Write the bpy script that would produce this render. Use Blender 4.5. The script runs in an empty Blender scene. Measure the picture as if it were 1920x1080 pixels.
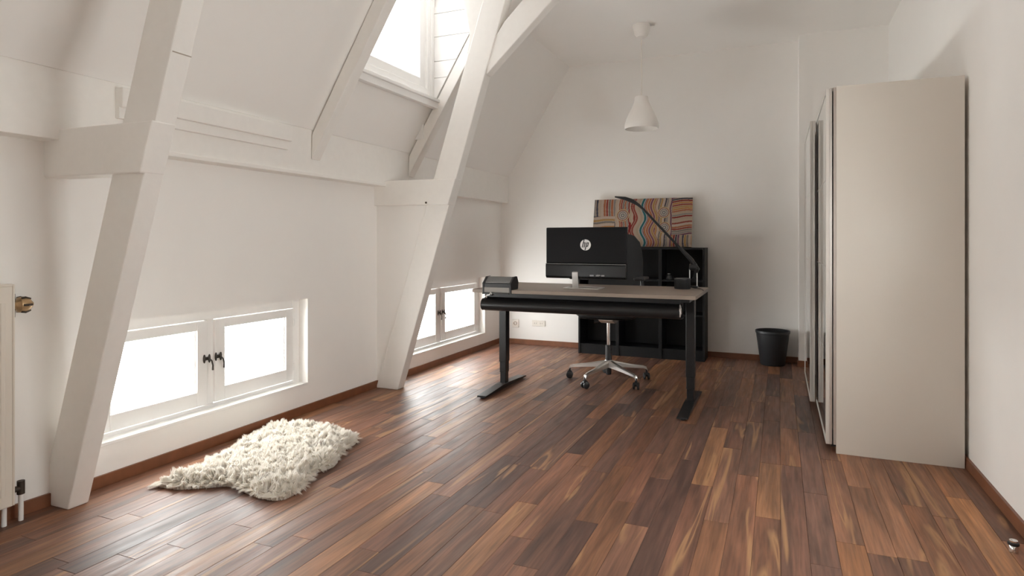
import bpy, bmesh, math, random
from mathutils import Vector, Matrix
import numpy as np

random.seed(7)
rng = np.random.default_rng(11)
S = bpy.context.scene
COL = S.collection
PI = math.pi

# ------------------------------------------------------------------ camera, sky, exposure
YAW = math.radians(23.1)
CAM_H = 1.16
FPX = 1175.0
HORIZON = 453.0
cam_d = bpy.data.cameras.new('camera')
cam_d.sensor_width = 36.0
cam_d.lens = FPX / 1920 * 36.0
cam_d.shift_y = -(540 - HORIZON) / 1920
cam_d.clip_start = 0.05
cam = bpy.data.objects.new('camera', cam_d)
COL.objects.link(cam)
cam.location = (0, 0, CAM_H)
cam.rotation_euler = (PI / 2, 0, YAW)
S.camera = cam

world = bpy.data.worlds.new('overcast_sky')
S.world = world
world.use_nodes = True
SKY = 18.0
bgn = world.node_tree.nodes['Background']
bgn.inputs[0].default_value = (0.985, 0.985, 0.985, 1)
bgn.inputs[1].default_value = SKY

def portal(loc, rot, sx, sy):
    d = bpy.data.lights.new('window_portal', 'AREA')
    d.shape = 'RECTANGLE'; d.size = sx; d.size_y = sy
    d.cycles.is_portal = True
    o = bpy.data.objects.new('window_portal', d)
    COL.objects.link(o)
    o.location = loc; o.rotation_euler = rot

S.view_settings.view_transform = 'Standard'
S.view_settings.look = 'None'
S.view_settings.exposure = 0.5
S.view_settings.gamma = 1.0
S.view_settings.use_curve_mapping = False
S.cycles.use_denoising = True
S.cycles.max_bounces = 14
S.cycles.diffuse_bounces = 9
S.cycles.glossy_bounces = 5
S.cycles.transparent_max_bounces = 12
S.cycles.sample_clamp_indirect = 8.0
S.cycles.caustics_reflective = False
S.cycles.caustics_refractive = False

# ------------------------------------------------------------------ helpers
def pix(u, v, **k):
    """point where the photo's pixel ray meets a plane x=, y= or z="""
    F = Vector((-math.sin(YAW), math.cos(YAW), 0)); R = Vector((math.cos(YAW), math.sin(YAW), 0))
    d = F + R * ((u - 960) / FPX) - Vector((0, 0, 1)) * ((v - HORIZON) / FPX)
    (a, val), = k.items(); i = 'xyz'.index(a)
    c = Vector((0, 0, CAM_H))
    return c + d * ((val - c[i]) / d[i])

def mat(name, col, rough=0.5, metal=0.0, spec=0.5, bump=0.0, bscale=60.0, var=0.0, coat=0.0):
    m = bpy.data.materials.new(name); m.use_nodes = True
    nt = m.node_tree; b = nt.nodes['Principled BSDF']
    b.inputs['Base Color'].default_value = (*col, 1)
    b.inputs['Roughness'].default_value = rough
    b.inputs['Metallic'].default_value = metal
    b.inputs['Specular IOR Level'].default_value = spec
    b.inputs['Coat Weight'].default_value = coat
    tc = nt.nodes.new('ShaderNodeTexCoord')
    nz = nt.nodes.new('ShaderNodeTexNoise')
    nz.inputs['Scale'].default_value = bscale
    nz.inputs['Detail'].default_value = 4
    nt.links.new(tc.outputs['Object'], nz.inputs['Vector'])
    if var:
        mx = nt.nodes.new('ShaderNodeMix'); mx.data_type = 'RGBA'
        mx.inputs['A'].default_value = (*[c * (1 - var) for c in col], 1)
        mx.inputs['B'].default_value = (*[min(1, c * (1 + var)) for c in col], 1)
        nt.links.new(nz.outputs['Fac'], mx.inputs['Factor'])
        nt.links.new(mx.outputs['Result'], b.inputs['Base Color'])
    if bump:
        bp = nt.nodes.new('ShaderNodeBump'); bp.inputs['Strength'].default_value = bump
        bp.inputs['Distance'].default_value = 0.004
        nt.links.new(nz.outputs['Fac'], bp.inputs['Height'])
        nt.links.new(bp.outputs['Normal'], b.inputs['Normal'])
    return m

WALLC = (0.925, 0.91, 0.885)
M = {}
M['wall'] = mat('plaster_paint', WALLC, 0.75, spec=0.25, bump=0.12, bscale=9.0, var=0.012)
M['ceil'] = mat('ceiling_paint', (0.925, 0.91, 0.885), 0.8, spec=0.2, var=0.01, bscale=5)
M['timber'] = mat('painted_timber', (0.90, 0.88, 0.845), 0.55, spec=0.35, bump=0.25, bscale=22.0, var=0.03)
M['gloss_white'] = mat('window_paint', (0.90, 0.89, 0.875), 0.35, spec=0.45, var=0.01)
M['rad'] = mat('radiator_enamel', (0.78, 0.73, 0.65), 0.35, spec=0.45)
M['soft_seam'] = mat('filled_joint', (0.42, 0.36, 0.30), 0.8)
M['seam'] = mat('dark_seam', (0.16, 0.13, 0.10), 0.8)
M['bb'] = mat('baseboard_wood', (0.20, 0.075, 0.034), 0.4, var=0.35, bscale=14)
M['black'] = mat('black_paint', (0.012, 0.012, 0.013), 0.38)
M['black_metal'] = mat('black_powder_coat', (0.012, 0.012, 0.013), 0.35, spec=0.4)
M['black_plastic'] = mat('black_plastic', (0.016, 0.016, 0.018), 0.42, bump=0.05, bscale=300)
M['shelf'] = mat('black_brown_veneer', (0.009, 0.009, 0.010), 0.5, spec=0.25, bump=0.06, bscale=40, var=0.2)
M['connector'] = mat('connector_grey', (0.25, 0.25, 0.25), 0.35)
M['monitor'] = mat('monitor_shell', (0.004, 0.004, 0.005), 0.45, spec=0.2, bump=0.03, bscale=500)
M['monitor_gloss'] = mat('monitor_gloss_band', (0.010, 0.010, 0.011), 0.2, spec=0.3)
M['fabric'] = mat('black_mesh_fabric', (0.02, 0.02, 0.021), 0.85, bump=0.4, bscale=500)
M['alu'] = mat('brushed_aluminium', (0.72, 0.71, 0.69), 0.28, metal=1.0)
M['alu_matt'] = mat('satin_aluminium', (0.66, 0.63, 0.60), 0.4, metal=0.9)
M['chrome'] = mat('chrome', (0.85, 0.85, 0.85), 0.1, metal=1.0)
M['silver'] = mat('silver_plastic', (0.72, 0.71, 0.70), 0.3, metal=0.6)
M['lid'] = mat('grey_lid', (0.20, 0.20, 0.20), 0.3, metal=0.5)
M['plate'] = mat('grey_plate', (0.26, 0.24, 0.22), 0.45)
M['desk'] = mat('grey_oak_top', (0.27, 0.215, 0.175), 0.42, var=0.12, bscale=6)
M['desk_edge'] = mat('grey_oak_edge', (0.22, 0.175, 0.145), 0.5, var=0.1, bscale=6)
M['wd'] = mat('wardrobe_white', (0.69, 0.645, 0.585), 0.32, spec=0.4)
M['wd_profile'] = mat('wardrobe_profile', (0.52, 0.46, 0.42), 0.35, metal=0.35)
M['wd_light'] = mat('wardrobe_profile_light', (0.72, 0.69, 0.65), 0.3, metal=0.2)
M['mirror'] = mat('mirror_glass', (0.88, 0.91, 0.90), 0.015, metal=1.0)
M['shade'] = mat('lamp_shade_white', (0.86, 0.83, 0.79), 0.4)
M['cord'] = mat('white_cord', (0.82, 0.78, 0.72), 0.5)
M['bin'] = mat('charcoal_plastic', (0.028, 0.030, 0.034), 0.42)
M['socket'] = mat('socket_plastic', (0.80, 0.76, 0.70), 0.35)
M['brown'] = mat('brown_plastic', (0.20, 0.12, 0.06), 0.5)
M['latch'] = mat('oxidised_iron', (0.045, 0.036, 0.03), 0.45, metal=0.6)
M['brass'] = mat('worn_brass', (0.45, 0.30, 0.16), 0.35, metal=0.6)
M['dark_iron'] = mat('dark_iron', (0.06, 0.045, 0.035), 0.5, metal=0.4)
M['canvas'] = mat('raw_canvas', (0.74, 0.66, 0.57), 0.85)
M['hide'] = mat('sheep_hide', (0.55, 0.47, 0.38), 0.9)

def glass_mat(name='window_glass', tint=(0.96, 0.97, 0.96, 1)):
    m = bpy.data.materials.new(name); m.use_nodes = True
    nt = m.node_tree; nt.nodes.clear()
    out = nt.nodes.new('ShaderNodeOutputMaterial')
    tr = nt.nodes.new('ShaderNodeBsdfTransparent'); tr.inputs[0].default_value = tint
    gl = nt.nodes.new('ShaderNodeBsdfGlossy'); gl.inputs['Roughness'].default_value = 0.02
    mx = nt.nodes.new('ShaderNodeMixShader'); mx.inputs[0].default_value = 0.05
    nt.links.new(tr.outputs[0], mx.inputs[1]); nt.links.new(gl.outputs[0], mx.inputs[2])
    nt.links.new(mx.outputs[0], out.inputs[0])
    return m
M['glass'] = glass_mat()
M['dim_glass'] = glass_mat('light_dimming_glass', (0.44, 0.44, 0.44, 1))  # added tint, dims the dormer daylight so its frame stays visible

def attr_mat(name, rough):
    m = bpy.data.materials.new(name); m.use_nodes = True
    nt = m.node_tree; b = nt.nodes['Principled BSDF']
    a = nt.nodes.new('ShaderNodeAttribute'); a.attribute_name = 'tint'
    nt.links.new(a.outputs['Color'], b.inputs['Base Color'])
    b.inputs['Roughness'].default_value = rough
    b.inputs['Specular IOR Level'].default_value = 0.2
    return m
M['paint_print'] = attr_mat('painted_canvas', 0.7)
M['wool'] = attr_mat('sheep_wool', 0.9)
def soften(m):
    nt = m.node_tree; b = nt.nodes['Principled BSDF']; out = nt.nodes['Material Output']
    at = [n for n in nt.nodes if n.type == 'ATTRIBUTE'][0]
    tr = nt.nodes.new('ShaderNodeBsdfTranslucent'); mx = nt.nodes.new('ShaderNodeMixShader'); mx.inputs[0].default_value = 0.5
    nt.links.new(at.outputs['Color'], tr.inputs['Color']); nt.links.new(b.outputs[0], mx.inputs[1]); nt.links.new(tr.outputs[0], mx.inputs[2])
    nt.links.new(mx.outputs[0], out.inputs['Surface'])
soften(M['wool'])

def wood_mat():
    m = bpy.data.materials.new('hardwood_plank'); m.use_nodes = True
    nt = m.node_tree; N = nt.nodes.new; L = nt.links.new
    b = nt.nodes['Principled BSDF']
    oi = N('ShaderNodeObjectInfo'); tc = N('ShaderNodeTexCoord')
    off = N('ShaderNodeVectorMath'); off.operation = 'SCALE'
    cmb = N('ShaderNodeCombineXYZ')
    for i in range(3): L(oi.outputs['Random'], cmb.inputs[i])
    L(cmb.outputs[0], off.inputs[0]); off.inputs['Scale'].default_value = 61.0
    add = N('ShaderNodeVectorMath'); add.operation = 'ADD'
    L(tc.outputs['Object'], add.inputs[0]); L(off.outputs[0], add.inputs[1])
    def grain(sc, detail, scale=1.0, dist=0.0):
        mp = N('ShaderNodeMapping'); mp.inputs['Scale'].default_value = sc
        L(add.outputs[0], mp.inputs['Vector'])
        nz = N('ShaderNodeTexNoise'); nz.inputs['Scale'].default_value = scale
        nz.inputs['Detail'].default_value = detail; nz.inputs['Distortion'].default_value = dist
        L(mp.outputs[0], nz.inputs['Vector']); return nz
    def ramp(src, stops):
        r = N('ShaderNodeValToRGB'); e = r.color_ramp.elements
        e[0].position, e[0].color = stops[0][0], (*[stops[0][1]] * 3, 1)
        e[1].position, e[1].color = stops[-1][0], (*[stops[-1][1]] * 3, 1)
        for p, c in stops[1:-1]:
            x = e.new(p); x.color = (*[c] * 3, 1)
        L(src, r.inputs[0]); return r
    broad = ramp(grain((16, 1.5, 4), 3, 1.0, 0.6).outputs['Fac'], [(0.3, 0.62), (0.7, 1.38)])
    fine = ramp(grain((95, 4.0, 8), 4, 1.0, 0.5).outputs['Fac'], [(0.3, 0.70), (0.7, 1.25)])
    m1 = N('ShaderNodeMix'); m1.data_type = 'RGBA'; m1.blend_type = 'MULTIPLY'; m1.inputs['Factor'].default_value = 1
    m2 = N('ShaderNodeMix'); m2.data_type = 'RGBA'; m2.blend_type = 'MULTIPLY'; m2.inputs['Factor'].default_value = 1
    L(oi.outputs['Color'], m1.inputs['A']); L(broad.outputs[0], m1.inputs['B'])
    L(m1.outputs['Result'], m2.inputs['A']); L(fine.outputs[0], m2.inputs['B'])
    # pale sapwood streaks
    sap = ramp(grain((11, 0.75, 3), 2, 1.0, 0.9).outputs['Fac'], [(0.60, 0.0), (0.66, 0.75), (0.70, 0.0)])
    m3 = N('ShaderNodeMix'); m3.data_type = 'RGBA'
    L(sap.outputs[0], m3.inputs['Factor']); L(m2.outputs['Result'], m3.inputs['A'])
    m3.inputs['B'].default_value = (0.46, 0.25, 0.115, 1)
    L(m3.outputs['Result'], b.inputs['Base Color'])
    rr = ramp(grain((40, 5, 5), 3).outputs['Fac'], [(0.3, 0.44), (0.7, 0.58)])
    L(rr.outputs[0], b.inputs['Roughness'])
    b.inputs['Specular IOR Level'].default_value = 0.72
    bp = N('ShaderNodeBump'); bp.inputs['Strength'].default_value = 0.10; bp.inputs['Distance'].default_value = 0.002
    L(fine.outputs[0], bp.inputs['Height']); L(bp.outputs[0], b.inputs['Normal'])
    return m
M['plank'] = wood_mat()

class MB:
    """collects shapes; build() links them as one mesh object"""
    def __init__(s): s.bm = bmesh.new()
    def box(s, x0, x1, y0, y1, z0, z1, bev=0.0, seg=2, mtx=None):
        r = bmesh.ops.create_cube(s.bm, size=1.0)
        vs = r['verts']
        for v in vs:
            v.co = Vector(((x0 + x1) / 2 + v.co.x * (x1 - x0), (y0 + y1) / 2 + v.co.y * (y1 - y0), (z0 + z1) / 2 + v.co.z * (z1 - z0)))
        if mtx is not None:
            for v in vs: v.co = mtx @ v.co
        if bev:
            es = list({e for v in vs for e in v.link_edges})
            bmesh.ops.bevel(s.bm, geom=es, offset=bev, segments=seg, affect='EDGES', profile=0.5)
        return s
    def prism(s, pts, a0, a1, axis='y', bev=0.0, seg=2):
        """2D polygon extruded along an axis: axis y -> pts are (x,z); x -> (y,z); z -> (x,y)"""
        def P(p, a):
            return {'y': (p[0], a, p[1]), 'x': (a, p[0], p[1]), 'z': (p[0], p[1], a)}[axis]
        A = [s.bm.verts.new(P(p, a0)) for p in pts]; B = [s.bm.verts.new(P(p, a1)) for p in pts]
        n = len(pts); fs = [s.bm.faces.new(A), s.bm.faces.new(B[::-1])]
        for i in range(n): fs.append(s.bm.faces.new((A[i], B[i], B[(i + 1) % n], A[(i + 1) % n])))
        bmesh.ops.recalc_face_normals(s.bm, faces=fs)
        if bev:
            es = list({e for f in fs for e in f.edges})
            bmesh.ops.bevel(s.bm, geom=es, offset=bev, segments=seg, affect='EDGES', profile=0.5)
        return s
    def lathe(s, prof, c=(0, 0, 0), n=32, mtx=None, cap=True):
        rings = []
        for r, z in prof:
            ring = []
            for i in range(n):
                a = 2 * PI * i / n
                p = Vector((r * math.cos(a), r * math.sin(a), z))
                if mtx is not None: p = mtx @ p
                ring.append(s.bm.verts.new(p + Vector(c)))
            rings.append(ring)
        for a, b in zip(rings, rings[1:]):
            for i in range(n):
                s.bm.faces.new((a[i], a[(i + 1) % n], b[(i + 1) % n], b[i]))
        if cap:
            s.bm.faces.new(rings[0][::-1]); s.bm.faces.new(rings[-1])
        return s
    def tube(s, pts, r, n=10):
        pts = [Vector(p) for p in pts]
        rad = r if isinstance(r, (list, tuple)) else [r] * len(pts)
        rings = []; up = Vector((0.13, 0.21, 0.97))
        for i, p in enumerate(pts):
            t = (pts[min(i + 1, len(pts) - 1)] - pts[max(i - 1, 0)]).normalized()
            a = t.cross(up)
            if a.length < 1e-3: a = t.cross(Vector((1, 0, 0)))
            a.normalize(); b = t.cross(a)
            rings.append([s.bm.verts.new(p + rad[i] * (math.cos(2 * PI * k / n) * a + math.sin(2 * PI * k / n) * b)) for k in range(n)])
        for a, b in zip(rings, rings[1:]):
            for k in range(n): s.bm.faces.new((a[k], a[(k + 1) % n], b[(k + 1) % n], b[k]))
        s.bm.faces.new(rings[0][::-1]); s.bm.faces.new(rings[-1])
        return s
    def mesh(s, name, material, smooth=False):
        bmesh.ops.recalc_face_normals(s.bm, faces=s.bm.faces[:])
        me = bpy.data.meshes.new(name); s.bm.to_mesh(me); s.bm.free()
        me.materials.append(M[material])
        if smooth:
            me.polygons.foreach_set('use_smooth', [True] * len(me.polygons))
            me.set_sharp_from_angle(angle=math.radians(38))
        return me
    def build(s, name, material, parent=None, smooth=False, loc=None):
        o = bpy.data.objects.new(name, s.mesh(name, material, smooth))
        COL.objects.link(o)
        if parent is not None: o.parent = parent
        if loc is not None: o.location = loc
        return o

def tag(o, label=None, cat=None, group=None, kind=None):
    if label: o['label'] = label
    if cat: o['category'] = cat
    if group: o['group'] = group
    if kind: o['kind'] = kind
    return o
def thing(name, loc, label, cat, rz=0.0, group=None):
    o = bpy.data.objects.new(name, None); COL.objects.link(o)
    o.empty_display_size = 0.1
    o.location = loc; o.rotation_euler = (0, 0, rz)
    return tag(o, label, cat, group)
def struct(o, label=None): return tag(o, label, kind='structure')

# ------------------------------------------------------------------ room shell
XL, XR, YB, YR, ZC = -2.95, 0.89, 6.58, -1.2, 3.076
XL1 = -3.0                                  # wall line in the first bay
WT = 0.22                                   # wall thickness
KS = 0.615                                  # roof slope dx/dz
def slope_x(z, off=0.0): return -2.119 + KS * (z - ZC) + off * math.hypot(1, KS)

W1 = dict(y0=1.915, y1=3.375, z0=0.192, z1=0.773)
W0 = dict(y0=-1.12, y1=0.30, z0=0.192, z1=0.773)  # added window out of view, lets in fill light from the left
W2 = dict(y0=4.44, y1=6.165, z0=0.158, z1=0.775)

# floor: dark base with separate planks on it
fl = MB().box(XL - WT, XR + 0.2, YR - 0.2, YB + 0.2, -0.10, -0.0125).build('floor', 'seam')
struct(fl, 'brown hardwood strip floor')
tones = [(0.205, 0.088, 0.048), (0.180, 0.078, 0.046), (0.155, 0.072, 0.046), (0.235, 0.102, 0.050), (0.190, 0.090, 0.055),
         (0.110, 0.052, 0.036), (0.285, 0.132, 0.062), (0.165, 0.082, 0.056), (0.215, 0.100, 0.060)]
lens = [0.42, 0.55, 0.7, 0.85, 1.0, 1.15, 1.3]
PW = 0.0985
plank_cache = {}
def plank_mesh(l, w=PW):
    k = (round(l, 3), round(w, 3))
    if k not in plank_cache:
        plank_cache[k] = MB().box(-w / 2 + 0.0005, w / 2 - 0.0005, -l / 2 + 0.0006, l / 2 - 0.0006, -0.0125, 0.0, 0.0008, 1).mesh('plank', 'plank')
    return plank_cache[k]
rows = int((XR - XL) / PW) + 1
PY0 = 0.95
for r in range(rows):
    x0 = XL + r * PW; w = min(PW, XR - x0)
    if w < 0.02: continue
    y = PY0 - random.uniform(0, 0.5)
    while y < YB - 0.01:
        l = random.choice(lens[1:])
        if YB - (y + l) < 0.3: l = YB - y
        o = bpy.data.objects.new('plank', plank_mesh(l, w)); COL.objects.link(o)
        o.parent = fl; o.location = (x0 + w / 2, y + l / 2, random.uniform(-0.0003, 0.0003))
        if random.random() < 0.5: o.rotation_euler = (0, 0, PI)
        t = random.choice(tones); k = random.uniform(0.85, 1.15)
        if x0 > 0.2: t = (t[0] * 1.35, t[1] * 1.32, t[2] * 1.15)      # lighter, more orange boards along the right wall
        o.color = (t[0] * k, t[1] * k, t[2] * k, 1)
        y += l
m = MB()
for r in range(rows):
    x0 = XL + r * PW; w = min(PW, XR - x0)
    m.box(x0, x0 + w - 0.001, YR, PY0 - 0.40, -0.0125, -0.001)
ob = m.build('plank_run', 'plank', fl); ob.color = (0.13, 0.058, 0.032, 1); tag(ob, kind='stuff')

# left wall, with the two low windows and the added fill opening cut out
def cells(m, ya, yb, za, zb, holes, xa, xb):
    ys = sorted({ya, yb, *[h['y0'] for h in holes], *[h['y1'] for h in holes]})
    for a, b in zip(ys, ys[1:]):
        h = [q for q in holes if q['y0'] <= a + 1e-6 and q['y1'] >= b - 1e-6]
        if h:
            m.box(xa, xb, a, b, za, h[0]['z0']); m.box(xa, xb, a, b, h[0]['z1'], zb)
        else:
            m.box(xa, xb, a, b, za, zb)
m = MB()
cells(m, 1.80, YB + 0.2, -0.012, 1.92, [W1, W2], XL - WT, XL)
cells(m, YR, 0.60, -0.012, 1.92, [W0], XL - WT, XL1)
m.prism([(XL - WT, 0.60), (XL1, 0.60), (XL, 1.80), (XL - WT, 1.80)], -0.012, 1.92, 'z')
struct(m.build('wall_left', 'wall'))
struct(MB().box(-3.2, XR + 0.2, YB, YB + 0.2, -0.012, 3.5).build('wall_back', 'wall'))
RW = dict(y0=1.75, y1=2.85, z0=0.90, z1=1.50)         # unseen opening added in the right wall for fill light
m = MB(); cells(m, YR - 0.2, YB + 0.2, -0.012, 3.5, [RW], XR, XR + 0.2)
struct(m.build('wall_right', 'wall'))
struct(MB().box(0.165, XR + 0.05, 6.40, YB + 0.05, -0.012, 3.2, 0.006).build('wall_chimney', 'wall'))
struct(MB().box(-3.2, XR + 0.2, YR - 0.2, YR, -0.012, 3.5).build('wall_rear', 'wall'))
DY0, DY1 = 3.40, 4.475                      # dormer bay
DZ = 2.305; DX = slope_x(DZ) - 0.015        # dormer sill height / window plane
DTOP = 3.50
m = MB()
m.box(-2.119, XR + 0.2, YR, YB + 0.2, ZC, ZC + 0.45)
struct(m.build('ceiling', 'ceil'))
m = MB()
m.box(DX - 0.3, -2.119, DY0 - 0.2, DY1 + 0.2, DTOP, DTOP + 0.15)
struct(m.build('ceiling_dormer', 'ceil'))
m = MB()
ZS = 1.90
full = [(slope_x(ZS), ZS), (slope_x(ZC + 0.1), ZC + 0.1), (slope_x(ZC + 0.1) - 0.16, ZC + 0.1), (slope_x(ZS) - 0.16, ZS)]
low = [(slope_x(ZS), ZS), (slope_x(DZ), DZ), (slope_x(DZ) - 0.16, DZ), (slope_x(ZS) - 0.16, ZS)]
m.prism(full, YR, DY0, 'y'); m.prism(low, DY0, DY1, 'y'); m.prism(full, DY1, YB + 0.1, 'y')
struct(m.build('wall_slope', 'wall'))
# purlin along the knee of the roof
m = MB()
m.box(-3.15, -2.85, YR, YB, 1.598, ZS + 0.01, 0.004)
m.box(-2.96, -2.838, 1.83, 4.15, 1.593, 1.616, 0.004)
struct(tag(m.build('trim_1', 'timber'), 'long white purlin beam running along the left wall'))
m = MB().box(-2.86, -2.80, 1.965, 3.068, 1.787, 1.878, 0.004).box(-2.86, -2.825, 1.965, 3.062, 1.735, 1.79, 0.003)
struct(tag(m.build('trim_2', 'timber'), 'white ledge board fixed on the purlin beside the near truss'))

# baseboards
BBH = 0.056
struct(MB().box(XL - 0.01, XL + 0.012, 1.84, YB, 0.0, BBH, 0.002).build('baseboard_left', 'bb'))
struct(MB().prism([(XL1 - 0.01, YR), (XL1 + 0.012, YR), (XL1 + 0.012, 0.60), (XL + 0.010, 1.74), (XL - 0.01, 1.74), (XL1 - 0.01, 0.60)], 0.0, BBH, 'z').build('baseboard_near', 'bb'))
struct(MB().box(XL, 0.17, YB - 0.012, YB + 0.01, 0.0, BBH, 0.002).box(0.153, 0.88, 6.388, 6.41, 0.0, BBH, 0.002).build('baseboard_back', 'bb'))
struct(MB().box(XR - 0.013, XR + 0.01, YR, 6.40, 0.0, BBH, 0.002).build('baseboard_right', 'bb'))

# ------------------------------------------------------------------ low casement windows
def casement(name, W, xf, label, lever):
    y0, y1, z0, z1 = W['y0'], W['y1'], W['z0'], W['z1']
    root = bpy.data.objects.new(name, None); COL.objects.link(root); root.location = (xf, (y0 + y1) / 2, z0)
    struct(root, label)
    yc, h = (y0 + y1) / 2, z1 - z0
    ya, yb, hw = y0 - yc, y1 - yc, (y1 - y0) / 2
    fw = 0.062
    m = MB()      # fixed frame, coordinates relative to root
    m.box(-0.07, 0.012, ya, ya + fw, 0, h, 0.003); m.box(-0.07, 0.012, yb - fw, yb, 0, h, 0.003)
    m.box(-0.07, 0.012, ya + fw, yb - fw, h - 0.062, h, 0.003); m.box(-0.07, 0.012, ya + fw, yb - fw, 0, 0.030, 0.003)
    m.box(-0.07, 0.004, -0.030, 0.030, 0.03, h - 0.06, 0.002)
    m.build('frame', 'gloss_white', root)
    m = MB().box(0.0, 0.089, ya, yb, -0.004, 0.012, 0.002)
    m.build('sill', 'gloss_white', root)
    for sgn in (-1, 1):
        a, b = (0.026, yb - fw - 0.004) if sgn > 0 else (ya + fw + 0.004, -0.026)
        zb, zt = 0.036, h - 0.066
        st = 0.070
        m = MB()
        m.box(-0.035, 0.022, a, a + st, zb, zt, 0.004); m.box(-0.035, 0.022, b - st, b, zb, zt, 0.004)
        m.box(-0.035, 0.022, a + st, b - st, zt - 0.052, zt, 0.004); m.box(-0.035, 0.022, a + st, b - st, zb, zb + 0.082, 0.004)
        # inner glazing bead
        m.box(-0.03, 0.010, a + st, a + st + 0.010, zb + 0.08, zt - 0.05); m.box(-0.03, 0.010, b - st - 0.010, b - st, zb + 0.08, zt - 0.05)
        sash = m.build('sash', 'gloss_white', root)
        MB().box(-0.012, -0.008, a + st - 0.005, b - st + 0.005, zb + 0.077, zt - 0.047).build('pane', 'glass', sash)
        # latch: two rosettes, bridge and drop lever
        yl = 0.040 * sgn; zl = h * 0.515
        m = MB()
        for q in (-0.011, 0.016):
            m.lathe([(0.002, 0), (0.008, 0.0005), (0.0085, 0.004), (0.004, 0.008)], (0.022 + (0 if q < 0 else 0.008), yl + q, zl), 10,
                    Matrix.Rotation(PI / 2, 4, 'Y') @ Matrix.Diagonal((3.0, 1.0, 1.0, 1)))
        m.box(0.024, 0.034, yl - 0.014, yl + 0.020, zl - 0.008, zl + 0.010, 0.002)
        m.tube([(0.034, yl + 0.014, zl), (0.046, yl + 0.018 + lever * 0.004, zl - 0.015), (0.047, yl + 0.020 + lever * 0.008, zl - 0.040),
                (0.044, yl + 0.022 + lever * 0.008, zl - 0.068)], [0.005, 0.0048, 0.0045, 0.0055], 8)
        m.build('latch', 'latch', sash, True)
        m = MB()
        for zz in (zb + 0.09, zt - 0.09):
            m.tube([(0.022, b + 0.002 if sgn > 0 else a - 0.002, zz - 0.025), (0.022, b + 0.002 if sgn > 0 else a - 0.002, zz + 0.025)], 0.006, 8)
        m.build('hinge', 'gloss_white', sash)
    portal((xf - 0.08, yc, z0 + h / 2), (0, -PI / 2, 0), h, y1 - y0)
    return root
casement('window_1', W1, XL - 0.085, 'low white casement window beside the sheepskin rug', 1)
casement('window_fill_left', W0, XL1 - 0.085, 'added low fill-light casement window behind the radiator bay', 1)
casement('window_2', W2, XL - 0.085, 'low white casement window beside the desk', 0)

# added window in the right wall, out of view, brightens the left side
root = bpy.data.objects.new('window_fill_right', None); COL.objects.link(root); root.location = (XR + 0.1, (RW['y0'] + RW['y1']) / 2, RW['z0']); struct(root, 'added fill-light window in the right wall')
hw, hh = (RW['y1'] - RW['y0']) / 2, RW['z1'] - RW['z0']
m = MB()
for a, b in ((-hw, -hw + 0.05), (-0.025, 0.025), (hw - 0.05, hw)): m.box(-0.03, 0.03, a, b, 0, hh, 0.003)
m.box(-0.03, 0.03, -hw, hw, 0, 0.05, 0.003); m.box(-0.03, 0.03, -hw, hw, hh - 0.05, hh, 0.003)
m.build('frame', 'gloss_white', root)
for a, b in ((-hw + 0.045, -0.02), (0.02, hw - 0.045)): MB().box(-0.003, 0.003, a, b, 0.045, hh - 0.045).build('pane', 'glass', root)
portal((XR + 0.22, (RW['y0'] + RW['y1']) / 2, RW['z0'] + hh / 2), (0, PI / 2, 0), hh, 2 * hw)

# ------------------------------------------------------------------ dormer
root = bpy.data.objects.new('window_3', None); COL.objects.link(root); root.location = (DX, (DY0 + DY1) / 2, DZ); struct(root, 'tall white dormer window between the rafters')
ha = (DY1 - DY0) / 2; H = DTOP - DZ
m = MB()
for a, b in ((-ha, -ha + 0.10), (ha - 0.10, ha)): m.box(-0.09, 0.0, a, b, 0.0, H, 0.004)
m.box(-0.09, -0.002, -ha + 0.098, ha - 0.098, 0.0, 0.085, 0.004); m.box(-0.09, -0.002, -ha + 0.098, ha - 0.098, H - 0.09, H, 0.004)
m.box(-0.02, 0.012, ha - 0.055, ha - 0.0005, 0.001, H, 0.004); m.box(-0.02, 0.012, -ha + 0.0005, -ha + 0.055, 0.001, H, 0.004)
m.build('frame', 'gloss_white', root)
a, b = -ha + 0.105, ha - 0.105
m = MB()
m.box(-0.075, -0.018, a, a + 0.075, 0.09, H - 0.10, 0.005); m.box(-0.075, -0.018, b - 0.075, b, 0.09, H - 0.10, 0.005)
m.box(-0.075, -0.018, a + 0.075, b - 0.075, 0.09, 0.16, 0.005); m.box(-0.075, -0.018, a + 0.075, b - 0.075, H - 0.17, H - 0.10, 0.005)
sash = m.build('sash', 'gloss_white', root)
MB().box(-0.05, -0.046, a + 0.07, b - 0.07, 0.155, H - 0.165).build('pane', 'dim_glass', sash)
m = MB().box(-0.03, 0.062, -ha - 0.005, ha + 0.003, -0.012, 0.014, 0.004).box(0.0, 0.046, -ha, ha, -0.062, -0.010, 0.004)
m.build('sill', 'gloss_white', root)
portal((DX - 0.12, (DY0 + DY1) / 2, DZ + H / 2), (0, -PI / 2, 0), H, DY1 - DY0)
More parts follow.
